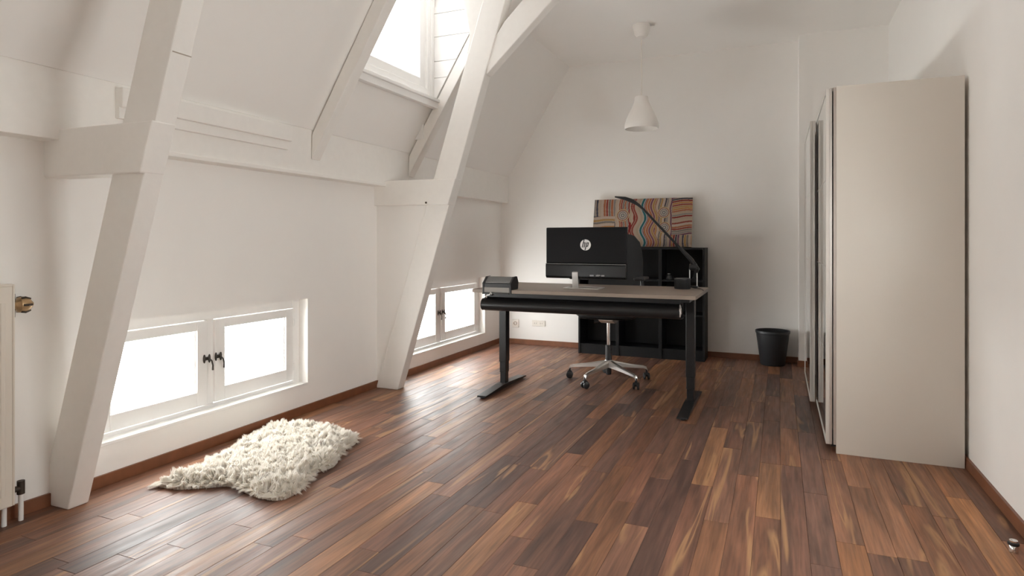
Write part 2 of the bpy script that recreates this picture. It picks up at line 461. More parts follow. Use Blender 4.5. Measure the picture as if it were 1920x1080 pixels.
# boarded cheeks
def cheek_poly(za, zb):
    return [(DX - 0.1, za), (slope_x(za), za), (slope_x(zb), zb), (DX - 0.1, zb)]
for nm, y0, y1, bya, byb, lab in (('wall_cheek_far', DY1 + 0.012, DY1 + 0.06, DY1 - 0.012, DY1, 'white boarded far side of the dormer'),
                                  ('wall_cheek_near', DY0 - 0.06, DY0 - 0.012, DY0, DY0 + 0.012, 'white boarded near side of the dormer')):
    wd = MB()
    wd.prism(cheek_poly(DZ, ZC), y0, y1, 'y')
    wd.box(DX - 0.3, -2.119, y0, y1, ZC, DTOP)
    wd.box(DX - 0.3, DX - 0.09, min(y0, bya) if bya >= DY1 - 0.02 else y0, y1 if bya >= DY1 - 0.02 else byb, DZ - 0.3, DTOP)
    wdo = struct(wd.build(nm, 'gloss_white'), lab)
    z = DZ
    for h in (0.19, 0.135, 0.20, 0.19, 0.20):
        za, zb = z + 0.0025, min(z + h - 0.0025, ZC)
        if zb - za > 0.02:
            MB().prism([(DX, za), (slope_x(za) + 0.001, za), (slope_x(zb) + 0.001, zb), (DX, zb)], bya, byb, 'y').build('board', 'gloss_white', wdo)
        z += h
struct(MB().box(-2.17, -2.10, DY0 - 0.1, DY1 + 0.1, ZC, DTOP).build('wall_dormer_header', 'wall'))

# ------------------------------------------------------------------ rafters
def rafter(y0, y1, label):
    o = 0.100; dx = o * math.hypot(1, KS)
    zt = ZC
    zl = (-2.846 - (-2.119 + dx)) / KS + ZC
    pts = [(slope_x(ZS) + 0.0002, ZS - 0.03), (slope_x(zt) + 0.0002, zt), (slope_x(zt) + dx, zt), (-2.846 + 0.012, zl + 0.02), (-2.846, zl)]
    ob = MB().prism(pts, y0, y1, 'y', 0.005).build('rafter', 'timber')
    return tag(ob, label, 'rafter', 'sloping rafters beside the dormer')
rafter(3.292, 3.378, 'white painted rafter on the side of the dormer nearer the radiator')
rafter(4.47, 4.56, 'white painted rafter half hidden behind the far truss post')

# ------------------------------------------------------------------ trusses
def truss(y0, y1, footR, leanR, footL, leanL, label, br, brace, far):
    R = lambda z: footR + leanR * z
    L = lambda z: footL + leanL * z
    t = thing('timber_truss', (footR - 0.1, y0, 0), label, 'beam', 0, 'white timber trusses against the roof')
    ox, oy = footR - 0.1, y0
    def prism(name, pts, a, b, bev=0.006, mt='timber', par=t):
        return MB().prism([(p[0] - ox, p[1]) for p in pts], a - oy, b - oy, 'y', bev).build(name, mt, par)
    zb0, zb1 = br
    prism('lower_post', [(L(0), 0), (R(0), 0), (R(zb0 + 0.02), zb0 + 0.02), (L(zb0 + 0.02), zb0 + 0.02)], y0, y1)
    prism('upper_post', [(L(zb1 - 0.01), zb1 - 0.01), (R(zb1 - 0.01), zb1 - 0.01), (R(ZC), ZC), (L(ZC), ZC)], y0 - 0.004, y1)
    xw = XL if far else XL1
    prism('spur_beam', [(xw - 0.02, zb0 + 0.004), (R(zb0), zb0 - 0.004), (R(zb1) + 0.004, zb1), (xw - 0.02, zb1 + 0.006)], y0 - 0.02, y1 + 0.0)
    prism('knee_brace', brace, y0 + 0.004, y1 - 0.004)
    return t, R, L, prism
t1, R1, L1, pr1 = truss(1.736, 1.826, -2.826, 0.3335, -3.017, 0.331, 'white leaning timber truss beside the radiator', (1.438, 1.640),
    [(-2.03, 2.385), (-1.87, 2.40), (-1.32, 2.87), (-1.10, ZC), (-1.37, ZC)], False)
m = MB().box(-0.15, 0.0, 0.012, 0.07, 0, 0.22, 0.004); 
t2, R2, L2, pr2 = truss(4.155, 4.250, -2.747, 0.3185, -2.947, 0.3215, 'white leaning timber truss standing by the desk', (1.440, 1.632),
    [(-1.98, 2.385), (-1.467, 2.855), (-1.22, ZC), (-1.50, ZC), (-1.835, 2.756), (-1.95, 2.60)], True)
# flared gusset on the wall side of the far post
g = [pix(u, v, y=4.16) for u, v in ((876, 100), (880, 80), (880, 55), (874, 25), (866, -8), (856, -40))]
pr2('gusset', [(p.x, p.z) for p in g] + [(L2(g[-1].z) + 0.01, g[-1].z), (L2(g[0].z) + 0.01, g[0].z)], 4.158, 4.245, 0.003)
# plastered infill between the wall and the far post, peg hole in its spur beam
pr2('infill_panel', [(XL - 0.02, 0), (L2(0) + 0.03, 0), (L2(1.45) + 0.03, 1.45), (XL - 0.02, 1.45)], 4.172, 4.245, 0.0, 'wall')
p = pix(799, 380, y=4.133)
MB().lathe([(0.008, 0), (0.008, 0.004), (0.004, 0.006)], (p.x - (-2.747 - 0.1), 4.1325 - 4.155, p.z), 10, Matrix.Rotation(PI / 2, 4, 'X')).build('peg', 'dark_iron', t2)
# scarf joint seam on the near post: thin recessed line as a dark sliver
zs = 1.905
MB().prism([(R1(zs) + 0.0005 - (-2.926), zs), (R1(zs) + 0.0015 - (-2.926), zs), (R1(zs + 0.004) + 0.0015 - (-2.926), zs + 0.004), (R1(zs + 0.004) + 0.0005 - (-2.926), zs + 0.004)], 0.002, 0.088, 'y').build('scarf_joint', 'soft_seam', t1)

# ------------------------------------------------------------------ wardrobe
WX0, WX1, WY0, WY1, WH = 0.287, 0.872, 3.85, 5.86, 2.01
wt = thing('wardrobe', (WX0, WY0, 0), 'tall off-white wardrobe with sliding mirror doors against the right wall', 'wardrobe')
def wb(name, mt, x0, x1, y0, y1, z0, z1, bev=0.0015, par=wt):
    return MB().box(x0 - WX0, x1 - WX0, y0 - WY0, y1 - WY0, z0, z1, bev).build(name, mt, par)
wb('side_panel', 'wd', WX0, WX1, WY0, WY0 + 0.018, 0, WH)
wb('side_panel', 'wd', WX0, WX1, WY1 - 0.018, WY1, 0, WH)
wb('top_panel', 'wd', WX0 - 0.03, WX1, WY0 + 0.018, WY1 - 0.018, WH - 0.022, WH - 0.002)
wb('bottom_panel', 'wd', WX0, WX1, WY0 + 0.018, WY1 - 0.018, 0.062, 0.08)
wb('back_panel', 'wd', WX1 - 0.006, WX1, WY0 + 0.018, WY1 - 0.018, 0.06, WH - 0.02)
wb('plinth', 'wd', WX0 + 0.03, WX0 + 0.046, WY0 + 0.018, WY1 - 0.018, 0, 0.062)
wb('center_panel', 'wd', WX0 + 0.03, WX1 - 0.006, 4.845, 4.865, 0.08, WH - 0.022)
wb('edge_profile', 'wd_profile', WX0 - 0.014, WX0 + 0.001, WY0 + 0.004, WY0 + 0.03, 0.046, WH - 0.004)
wb('edge_profile', 'wd_profile', WX0 - 0.014, WX0 + 0.001, WY1 - 0.03, WY1 - 0.004, 0.046, WH - 0.004)
wb('lower_track', 'black_metal', 0.262, WX0 + 0.02, WY0 + 0.02, WY1 - 0.02, 0.030, 0.040)
def sliding(x0, x1, y0, y1):
    z0, z1 = 0.044, WH - 0.008
    d = wb('sliding_door', 'wd_light', x0 + 0.006, x1 - 0.004, y0 + 0.02, y1 - 0.02, z0 + 0.005, z1 - 0.005)
    for a, b in ((y0, y0 + 0.026), (y1 - 0.026, y1)):
        wb('stile', 'wd_light', x0, x0 + (x1 - x0) * 0.55, a, b, z0, z1, 0.002, d)
        wb('stile_back', 'alu_matt', x0 + (x1 - x0) * 0.55, x1, a, b, z0, z1, 0.002, d)
    wb('rail', 'wd_light', x0, x1, y0 + 0.026, y1 - 0.026, z0, z0 + 0.02, 0.002, d)
    wb('rail', 'wd_light', x0, x1, y0 + 0.026, y1 - 0.026, z1 - 0.02, z1, 0.002, d)
    n = 4; ph = (z1 - z0 - 0.04) / n
    for i in range(n):
        wb('mirror_panel', 'mirror', x0 + 0.003, x0 + 0.007, y0 + 0.026, y1 - 0.026, z0 + 0.02 + i * ph + 0.002, z0 + 0.02 + (i + 1) * ph - 0.002, 0.0, d)
    return d
sliding(0.236, 0.268, WY0 + 0.012, 4.90)
sliding(0.197, 0.229, 4.84, WY1 - 0.005)

# ------------------------------------------------------------------ bookcase
BX0, BX1, BY0, BY1, BH = -1.925, -0.660, 6.272, 6.560, 1.100
bt = thing('bookcase', (BX0, BY0, 0), 'low black bookcase with three columns behind the desk', 'bookcase')
def bb_(name, x0, x1, y0, y1, z0, z1, par=bt):
    return MB().box(x0 - BX0, x1 - BX0, y0 - BY0, y1 - BY0, z0, z1, 0.0012).build(name, 'shelf', par)
bb_('side_panel', BX0, BX0 + 0.018, BY0, BY1, 0, BH); bb_('side_panel', BX1 - 0.018, BX1, BY0, BY1, 0, BH)
bb_('top_panel', BX0 + 0.018, BX1 - 0.018, BY0, BY1, BH - 0.018, BH)
bb_('back_panel', BX0 + 0.018, BX1 - 0.018, BY1 - 0.006, BY1, 0.0, BH - 0.018)
divs = [BX0 + 0.018, -1.513, -1.083, BX1 - 0.018]
for d in divs[1:3]: bb_('divider', d - 0.016, d + 0.016, BY0 + 0.001, BY1 - 0.006, 0, BH - 0.018)
for a, b in zip(divs, divs[1:]):
    a2 = a + (0.016 if a != divs[0] else 0); b2 = b - (0.016 if b != divs[-1] else 0)
    bb_('plinth', a2, b2, BY0 + 0.012, BY0 + 0.028, 0, 0.085)
    for z in (0.085, 0.43, 0.765): bb_('shelf', a2, b2, BY0 + 0.008, BY1 - 0.006, z, z + 0.018)

# small grey thing on a shelf
p = pix(1253, 514, y=6.33)
sd = MB().lathe([(0.001, 0.055), (0.025, 0.052), (0.042, 0.036), (0.05, 0.012), (0.048, 0.0)], (0, 0, 0), 24, cap=False).build('desk_gadget', 'black_plastic', None, True, (p.x, 6.37, 0.783))
sd.name = 'small_gadget'; tag(sd, 'small rounded grey gadget on a shelf of the black bookcase', 'gadget')
MB().lathe([(0.001, 0.060), (0.016, 0.058), (0.020, 0.050), (0.002, 0.049)], (0, 0, 0), 20, cap=False).build('cap', 'silver', sd, True)

# ------------------------------------------------------------------ painting
PX0, PX1, PH_ = -1.815, -0.800, 0.512
pt = thing('canvas_painting', ((PX0 + PX1) / 2, 6.395, BH + 0.0085), 'canvas painted with wavy red, ochre and teal stripes standing on the black bookcase', 'painting')
lean = math.atan2(0.125, PH_)
pt.rotation_euler = (-lean, 0, 0)
pw = PX1 - PX0
MB().box(-pw / 2, pw / 2, 0.001, 0.030, 0, PH_, 0.002).build('stretcher', 'canvas', pt)
NU, NV = 300, 150
U, V = np.meshgrid(np.linspace(0, 1, NU), np.linspace(0, 1, NV))
asp = PH_ / pw
pal = np.array([(0.30, 0.035, 0.03), (0.50, 0.17, 0.08), (0.62, 0.47, 0.36), (0.25, 0.22, 0.20), (0.07, 0.07, 0.10), (0.60, 0.27, 0.08),
                (0.55, 0.42, 0.30), (0.36, 0.07, 0.05), (0.33, 0.30, 0.28), (0.66, 0.52, 0.42), (0.20, 0.08, 0.13), (0.52, 0.30, 0.10)])
def stripes(c, freq, seed, warp=0.0):
    """banded colours, every other band pale"""
    i = np.floor(c * freq + warp).astype(int)
    idx = ((i * 7 + seed * 5 + (i * i) % 5) % len(pal))
    out = pal[idx]
    fr = (c * freq + warp) % 1.0
    out = np.where((fr > 0.70)[..., None], np.array((0.58, 0.45, 0.36)), out)
    return out
w1 = 0.35 * np.sin(U * 9 + 1.0) + 0.25 * np.sin(U * 23 + V * 3)
w2 = 0.35 * np.sin(V * 8 + 2.0) + 0.2 * np.sin(V * 21 + U * 5)
colr = stripes(U, 52, 2, w2)
horizL = stripes(V, 20, 1, w1); horizR = stripes(V, 25, 3, w1 * 1.2)
ms = U < 0.225
colr = np.where((ms & (V < 0.64))[..., None], horizL, colr)
colr = np.where((ms & (V >= 0.64))[..., None], stripes(U, 38, 4, 0.2 * np.sin(V * 9)), colr)
ms = U > 0.805
colr = np.where((ms & (V > 0.24))[..., None], horizR, colr)
colr = np.where((ms & (V <= 0.24))[..., None], stripes(U, 46, 6, 0.3 * np.sin(V * 12)), colr)
# winding bands in the middle
wav = 0.020 * np.sin(V * 2 * PI * 2.0 + 0.8) + 0.008 * np.sin(V * 11)
q = U - wav
ms = (q > 0.405) & (q < 0.655)
colr = np.where(ms[..., None], stripes(q, 40, 8), colr)
for a, b, c in ((0.405, 0.42, (0.30, 0.05, 0.04)), (0.500, 0.508, (0.62, 0.55, 0.48)), (0.508, 0.530, (0.03, 0.17, 0.19)), (0.530, 0.540, (0.55, 0.55, 0.53)),
                (0.540, 0.548, (0.24, 0.06, 0.10)), (0.552, 0.565, (0.55, 0.17, 0.06)), (0.60, 0.615, (0.22, 0.08, 0.14))):
    colr = np.where(((q > a) & (q < b))[..., None], np.array(c), colr)
for cu, cv, rad in ((0.306, 0.655, 0.066), (0.722, 0.700, 0.060), (0.733, 0.390, 0.060)):
    rr = np.hypot(U - cu, (V - cv) * asp) / rad
    ringc = [(0.66, 0.50, 0.28), (0.30, 0.10, 0.09), (0.66, 0.55, 0.46), (0.22, 0.20, 0.20), (0.64, 0.55, 0.48), (0.24, 0.22, 0.22), (0.60, 0.55, 0.50)]
    for e, c in zip((1.0, 0.86, 0.74, 0.60, 0.47, 0.32, 0.14), ringc):
        colr = np.where((rr < e)[..., None], np.array(c), colr)
blot = np.hypot((U - 0.385) / 0.014, (V - 0.42) / 0.09) < 1
colr = np.where(blot[..., None], np.array((0.33, 0.03, 0.03)), colr)
colr = np.clip(colr * (0.95 + 0.12 * rng.random((NV, NU, 1))), 0, 1) * 0.62
verts = np.stack([(U - 0.5) * pw, np.zeros_like(U), V * PH_], -1).reshape(-1, 3)
ii = (np.arange(NV - 1)[:, None] * NU + np.arange(NU - 1)[None, :]).reshape(-1)
faces = np.stack([ii, ii + 1, ii + NU + 1, ii + NU], -1)
me = bpy.data.meshes.new('painted_face'); me.from_pydata(verts.tolist(), [], faces.tolist())
ca = me.color_attributes.new('tint', 'FLOAT_COLOR', 'POINT')
ca.data.foreach_set('color', np.concatenate([colr.reshape(-1, 3), np.ones((NU * NV, 1))], 1).astype(np.float32).ravel())
me.materials.append(M['paint_print'])
o = bpy.data.objects.new('painted_face', me); COL.objects.link(o); o.parent = pt

# ------------------------------------------------------------------ desk
DZT = 0.811; DXA, DXB, DYA, DYB = -2.086, -0.490, 4.140, 4.990
dt = thing('standing_desk', ((DXA + DXB) / 2, 4.56, 0), 'height-adjustable desk with grey oak top and black legs', 'desk')
dx, dy = (DXA + DXB) / 2, 4.56
def db(name, mt, x0, x1, y0, y1, z0, z1, bev=0.002, par=dt):
    return MB().box(x0 - dx, x1 - dx, y0 - dy, y1 - dy, z0, z1, bev).build(name, mt, par)
# top: straight towards the camera, shallow curved recess on the sitter's side
pts = [(DXA, DYA), (DXB, DYA), (DXB, DYB)]
for i in range(1, 16):
    f = i / 16
    pts.append((DXB + (DXA - DXB) * f, DYB - 0.03 * math.sin(PI * f) ** 0.7))
pts.append((DXA, DYB))
MB().prism([(a - dx, b - dy) for a, b in pts], DZT - 0.025, DZT, 'z', 0.002).build('table_top', 'desk', dt)
LXL, LXR, LYC = -2.020, -0.577, 4.58
for lx in (LXL, LXR):
    db('upper_beam', 'black_metal', lx - 0.03, lx + 0.03, 4.28, 4.88, DZT - 0.058, DZT - 0.026)
    leg = db('leg', 'black_metal', lx - 0.030, lx + 0.030, LYC - 0.036, LYC + 0.036, 0.205, DZT - 0.058, 0.004)
    db('leg_stage', 'black_metal', lx - 0.027, lx + 0.027, LYC - 0.033, LYC + 0.033, 0.12, 0.22, 0.004, leg)
    db('leg_stage', 'black_metal', lx - 0.024, lx + 0.024, LYC - 0.030, LYC + 0.030, 0.03, 0.13, 0.004, leg)
    m = MB()
    prof = [(-0.405, 0.012), (-0.395, 0.022), (-0.06, 0.040), (0.06, 0.040), (0.395, 0.022), (0.405, 0.012)]
    m.prism([(a + 4.56 - dy, b) for a, b in prof], lx - 0.036 - dx, lx + 0.036 - dx, 'x', 0.002)
    foot = m.build('foot', 'black_metal', dt)
    m = MB()
    for yy in (-0.375, 0.375): MB().lathe([(0.016, 0.0), (0.018, 0.002), (0.018, 0.010), (0.010, 0.014)], (lx - dx, 4.56 + yy - dy, 0), 16).build('levelling_pad', 'black_plastic', foot)
db('cross_beam', 'black_metal', LXL + 0.03, LXR - 0.03, 4.62, 4.68, DZT - 0.058, DZT - 0.026)
# cable tray: bent sheet hanging under the rear edge
prof = []
for i in range(15):
    a = math.radians(-95 + 190 * i / 14)
    prof.append((4.245 - 0.045 * math.cos(a) * 1.0, 0.690 + 0.044 * math.sin(a)))
outer = [(4.335, 0.646)] + prof + [(4.30, 0.742), (4.30, DZT - 0.027)]
inner = [(b[0] + 0.004, b[1] + (0.003 if b[1] < 0.69 else -0.003)) for b in outer][::-1]
inner[0] = (4.304, DZT - 0.027)
m = MB()
m.prism([(a - dy, b) for a, b in outer + inner], -2.048 - dx, -0.592 - dx, 'x')
m.build('cable_tray', 'black_metal', dt, True)
db('tray_back', 'black_metal', -2.045, -0.595, 4.333, 4.337, 0.646, DZT - 0.027, 0.0)
# little white cable clip and steel hook at the right end of the tray
m = MB().tube([(-0.598 - dx, 4.21 - dy, 0.745), (-0.594 - dx, 4.195 - dy, 0.72), (-0.594 - dx, 4.20 - dy, 0.69), (-0.598 - dx, 4.205 - dy, 0.665)], [0.004, 0.008, 0.008, 0.003], 8)
m.build('cable_clip', 'silver', dt, True)

# holder box clamped on the desk corner
hx, hy = -1.885, 4.20
ht = thing('desk_dispenser', (hx, hy, DZT), 'black clamp-on box with sloping grey lid at the desk corner', 'desk box')
for sx in (-1, 1):
    MB().prism([(-0.065, -0.03), (0.065, 0.0), (0.075, 0.05), (0.05, 0.094), (-0.01, 0.092), (-0.07, 0.045)], sx * 0.107 - 0.008, sx * 0.107 + 0.008, 'x', 0.004).build('end_cap', 'black_plastic', ht)
MB().prism([(-0.050, 0.052), (0.0, 0.090), (0.045, 0.090), (0.06, 0.05), (-0.050, 0.046)], -0.1, 0.1, 'x', 0.002).build('lid', 'lid', ht)
MB().box(-0.1, 0.1, -0.064, 0.055, 0.012, 0.046, 0.003).build('box_body', 'black_plastic', ht)
MB().box(-0.1, 0.1, -0.0665, -0.0605, -0.022, 0.016, 0.002).build('front_plate', 'plate', ht)
MB().box(-0.112, 0.10, -0.075, -0.0665, -0.034, -0.022, 0.002).build('clamp_bar', 'black_metal', ht)
MB().tube([(-0.075, -0.078, -0.060), (-0.072, -0.079, -0.040), (-0.05, -0.080, -0.038), (-0.04, -0.08, -0.02), (-0.03, -0.079, -0.032)], 0.0045, 8).build('clip', 'silver', ht, True)
ht.location.z += 0.0005

# round speaker and its lead
p = pix(1279.5, 541.5, z=DZT)
sp = thing('smart_speaker', (p.x, p.y, DZT + 0.0005), 'short black round speaker on the desk beside the lamp', 'speaker')
MB().lathe([(0.002, 0), (0.056, 0.0), (0.0585, 0.004), (0.0585, 0.066), (0.056, 0.073)], (0, 0, 0), 40).build('body', 'fabric', sp, True)
MB().lathe([(0.0575, 0.066), (0.059, 0.068), (0.0585, 0.076), (0.050, 0.079), (0.002, 0.079)], (0, 0, 0), 40, cap=False).build('top_ring', 'black_plastic', sp, True)
MB().tube([(0.055, 0.02, 0.012), (0.085, 0.035, 0.004), (0.13, 0.01, 0.003), (0.155, -0.08, 0.003), (0.165, -0.16, 0.003)], 0.003, 6).build('lead', 'black_plastic', sp, True)

# ------------------------------------------------------------------ monitor
MY = 4.455; mx0, mx1, mz0, mz1 = -1.622, -1.003, 0.886, 1.266
mc = (mx0 + mx1) / 2
mt = thing('computer_monitor', (mc - 0.03, MY, DZT + 0.0005), 'wide black monitor seen from behind on silver stand', 'monitor', math.radians(-1.2))
zo = DZT + 0.0005
hw = (mx1 - mx0) / 2; ox = 0.03
zsplit = 1.000
MB().box(ox - hw, ox + hw, 0.010, 0.022, mz0 - zo, mz1 - zo, 0.003).build('screen_panel', 'monitor', mt)
MB().box(ox - hw + 0.003, ox + hw - 0.003, -0.006, 0.011, zsplit - zo, mz1 - 0.003 - zo, 0.004).build('back_shell', 'monitor', mt)
MB().prism([(0.011, mz0 + 0.002 - zo), (0.011, zsplit - zo), (-0.008, zsplit - 0.001 - zo), (-0.022, zsplit - 0.014 - zo), (-0.022, mz0 + 0.016 - zo), (-0.008, mz0 + 0.002 - zo)],
           ox - hw + 0.004, ox + hw - 0.004, 'x', 0.002).build('lower_housing', 'monitor_gloss', mt)
MB().box(ox - hw + 0.004, ox + hw - 0.004, -0.024, -0.008, zsplit - 0.009 - zo, zsplit - 0.003 - zo, 0.002).build('highlight_strip', 'lid', mt)  # grey strip, a highlight painted along the top of the housing
m = MB()
for a, b in ((0.07, 0.10), (0.115, 0.14), (0.155, 0.18)): m.box(a, b, -0.0235, -0.0215, 0.095, 0.106, 0.001)
m.box(0.125, 0.15, -0.034, -0.021, 0.098, 0.108, 0.002)
m.build('connector', 'connector', mt)
# stand: flat base with a slanted neck, open rectangle like a bent strip
MB().prism([(-0.023, 0.128), (-0.023, 0.09), (-0.012, 0.006), (-0.022, 0.006), (-0.036, 0.122)], -0.063, -0.018, 'x', 0.0015).build('stand_neck', 'silver', mt)
m = MB()
m.box(-0.135, 0.135, -0.028, -0.010, 0.0, 0.007, 0.002)
m.box(-0.135, -0.118, -0.012, 0.15, 0.0, 0.007, 0.002); m.box(0.118, 0.135, -0.012, 0.15, 0.0, 0.007, 0.002)
m.box(-0.118, 0.118, 0.134, 0.15, 0.0, 0.007, 0.002)
m.build('stand_base', 'silver', mt)
# round emblem with the two slanted letters
ez = 1.1355 - zo; ex = 0.03 + (-1.310 - mc); er = 0.0405
rotx = Matrix.Rotation(PI / 2, 4, 'X')
emb = MB().lathe([(er, 0.0), (er, 0.0012), (er - 0.001, 0.0018)], (ex, -0.0058, ez), 48, rotx).build('emblem', 'silver', mt)
sl = 0.26      # slant
def bar(m, x0, x1, z0, z1):
    m.prism([(ex + x0 + sl * z0, ez + z0), (ex + x1 + sl * z0, ez + z0), (ex + x1 + sl * z1, ez + z1), (ex + x0 + sl * z1, ez + z1)], -0.0088, -0.0072, 'y')
t = 0.0072
m = MB()       # h
bar(m, -0.0235, -0.0235 + t, -0.019, 0.0385); bar(m, -0.0235, -0.004, 0.0125, 0.0185); bar(m, -0.0095, -0.0095 + t, -0.019, 0.0185)
m.build('letter_h', 'black', emb)
m = MB()       # p
bar(m, 0.0035, 0.0035 + t, -0.0385, 0.0185); bar(m, 0.0035, 0.0225, 0.0125, 0.0185); bar(m, 0.0155, 0.0155 + t, -0.013, 0.0185); bar(m, 0.0035, 0.0225, -0.0135, -0.0075)
m.build('letter_p', 'black', emb)

# ------------------------------------------------------------------ desk lamp
lb = Vector((-0.600, 4.915, DZT + 0.0005))
lt = thing('desk_lamp', lb, 'slim black articulated desk lamp clamped at the desk end', 'lamp')
MB().box(-0.035, 0.035, -0.03, 0.03, 0.0, 0.012, 0.003).build('clamp', 'black_metal', lt)
MB().box(-0.030, -0.024, -0.012, 0.012, 0.01, 0.14, 0.002).box(0.024, 0.030, -0.012, 0.012, 0.01, 0.14, 0.002).build('fork', 'silver', lt)
MB().lathe([(0.022, -0.028), (0.026, -0.024), (0.026, 0.024), (0.022, 0.028)], (0, 0, 0.155), 24, Matrix.Rotation(PI / 2, 4, 'Y')).build('joint', 'black_plastic', lt, True)
q = [pix(u, v, y=lb.y) - lb for u, v in ((1307, 505), (1296, 487), (1276, 466), (1222, 409), (1206, 392), (1197, 384), (1186, 377), (1172, 372), (1153, 369))]
MB().tube([(0.0, 0, 0.06), tuple(q[0] - Vector((0.0, 0, 0))), q[1]], [0.014, 0.021, 0.016], 12).build('lower_joint', 'black_metal', lt, True)
MB().tube([q[0], q[1], q[2]], [0.020, 0.017, 0.013], 12).build('arm_sleeve', 'black_metal', lt, True)
MB().tube([q[2], q[3], q[4]], [0.010, 0.010, 0.010], 12).build('arm', 'black_metal', lt, True)
MB().tube([q[4], q[5], q[6], q[7], q[8]], [0.010, 0.012, 0.017, 0.014, 0.006], 12).build('lamp_head', 'black_metal', lt, True)

# ------------------------------------------------------------------ office chair
cx, cy = -1.304, 5.10
ct = thing('office_chair', (cx, cy, 0), 'black office chair with aluminium five-star base tucked at the desk', 'chair')
for k in range(5):
    a = math.radians(35.5 + 72 * k); d = Vector((math.cos(a), math.sin(a), 0)); s_ = Vector((-d.y, d.x, 0))
    m = MB()
    sec = []
    for f, zz, w, h in ((0.02, 0.150, 0.024, 0.055), (0.10, 0.138, 0.021, 0.042), (0.20, 0.122, 0.017, 0.028), (0.31, 0.108, 0.014, 0.022), (0.335, 0.098, 0.012, 0.022), (0.342, 0.082, 0.010, 0.015)):
        c = d * f + Vector((0, 0, zz))
        sec.append([m.bm.verts.new(c + s_ * (w * i) + Vector((0, 0, h / 2 * j))) for i, j in ((-1, -1), (-1, 0.6), (-0.6, 1), (0.6, 1), (1, 0.6), (1, -1))])
    for A, B in zip(sec, sec[1:]):
        for i in range(6): m.bm.faces.new((A[i], A[(i + 1) % 6], B[(i + 1) % 6], B[i]))
    m.bm.faces.new(sec[0]); m.bm.faces.new(sec[-1])
    m.build('base_arm', 'alu', ct, True)
    cc = d * 0.338
    m = MB()
    tw = 0.7 * k + 0.4; wv = Vector((math.cos(tw), math.sin(tw), 0))
    m.tube([cc + Vector((0, 0, 0.05)), cc + Vector((0, 0, 0.09))], 0.008, 10)
    m.tube([cc - wv * 0.010 + Vector((0, 0, 0.045)), cc + wv * 0.010 + Vector((0, 0, 0.045))], 0.022, 14)
    cas = m.build('caster', 'black_plastic', ct, True)
    for sg in (-1, 1):
        ctr = cc + wv * (0.017 * sg) + Vector((0, 0, 0.0285))
        MB().tube([ctr - wv * 0.008, ctr - wv * 0.006, ctr + wv * 0.006, ctr + wv * 0.008], [0.024, 0.028, 0.028, 0.024], 18).build('wheel', 'black_plastic', cas, True)
MB().lathe([(0.032, 0.118), (0.036, 0.13), (0.036, 0.165), (0.028, 0.180)], (0, 0, 0), 24).build('hub', 'alu', ct, True)
MB().lathe([(0.012, 0.055), (0.022, 0.060), (0.024, 0.085), (0.024, 0.12)], (0, 0, 0), 20).build('hub_plug', 'black_plastic', ct, True)
MB().lathe([(0.0265, 0.16), (0.026, 0.300), (0.022, 0.303)], (0, 0, 0), 24).build('gas_sleeve', 'black_plastic', ct, True)
MB().lathe([(0.0145, 0.29), (0.0145, 0.50)], (0, 0, 0), 20).build('gas_rod', 'chrome', ct, True)
m = MB().prism([(-0.10, 0.515), (-0.02, 0.485), (0.05, 0.485), (0.13, 0.520), (0.13, 0.535), (-0.10, 0.535)], -0.06, 0.06, 'x', 0.004)
m.build('mechanism', 'alu_matt', ct)
MB().tube([(-0.06, -0.02, 0.505), (-0.115, -0.03, 0.497)], [0.010, 0.016], 10).build('lever', 'black_plastic', ct, True)
# seat shell and cushion
def pad(name, mt_, hx_, hy_, z0, z1, rr=0.09, bow=0.0, c=(0, 0)):
    m = MB(); N = 40; rings = []
    for s_, zz in ((0.90, z0), (0.985, z0 + (z1 - z0) * 0.25), (1.0, z0 + (z1 - z0) * 0.6), (0.96, z1 - 0.006), (0.80, z1), (0.3, z1 + bow)):
        ring = []
        for i in range(N):
            a = 2 * PI * i / N; e = 0.45
            x = hx_ * math.copysign(abs(math.cos(a)) ** e, math.cos(a)) * s_; y = hy_ * math.copysign(abs(math.sin(a)) ** e, math.sin(a)) * s_
            ring.append(m.bm.verts.new((c[0] + x, c[1] + y, zz)))
        rings.append(ring)
    for A, B in zip(rings, rings[1:]):
        for i in range(N): m.bm.faces.new((A[i], A[(i + 1) % N], B[(i + 1) % N], B[i]))
    m.bm.faces.new(rings[0][::-1]); m.bm.faces.new(rings[-1])
    return m.build(name, mt_, ct, True)
pad('seat_shell', 'black_plastic', 0.225, 0.215, 0.533, 0.545)
pad('seat_cushion', 'fabric', 0.245, 0.235, 0.545, 0.610, bow=-0.01)
# backrest: tall curved panel on the far side
m = MB(); NX_, NZ = 12, 16; gridF, gridB = [], []
for j in range(NZ + 1):
    f = j / NZ; zz = 0.66 + f * (1.228 - 0.66)
    wd_ = 0.235 - 0.05 * max(0, (f - 0.55) / 0.45) ** 1.6 - 0.03 * max(0, (0.2 - f) / 0.2)
    if f > 0.93: wd_ -= 0.02 * (f - 0.93) / 0.07
    rowF, rowB = [], []
    for i in range(NX_ + 1):
        s_ = -1 + 2 * i / NX_
        yy = 0.235 + 0.05 * f + 0.03 * math.sin(f * PI) - 0.045 * s_ * s_
        zc = zz - (0.022 * abs(s_) ** 4 if f > 0.9 else 0)
        rowF.append(m.bm.verts.new((s_ * wd_, yy - 0.018 * (1 - s_ ** 6), zc))); rowB.append(m.bm.verts.new((s_ * wd_, yy + 0.018, zc)))
    gridF.append(rowF); gridB.append(rowB)
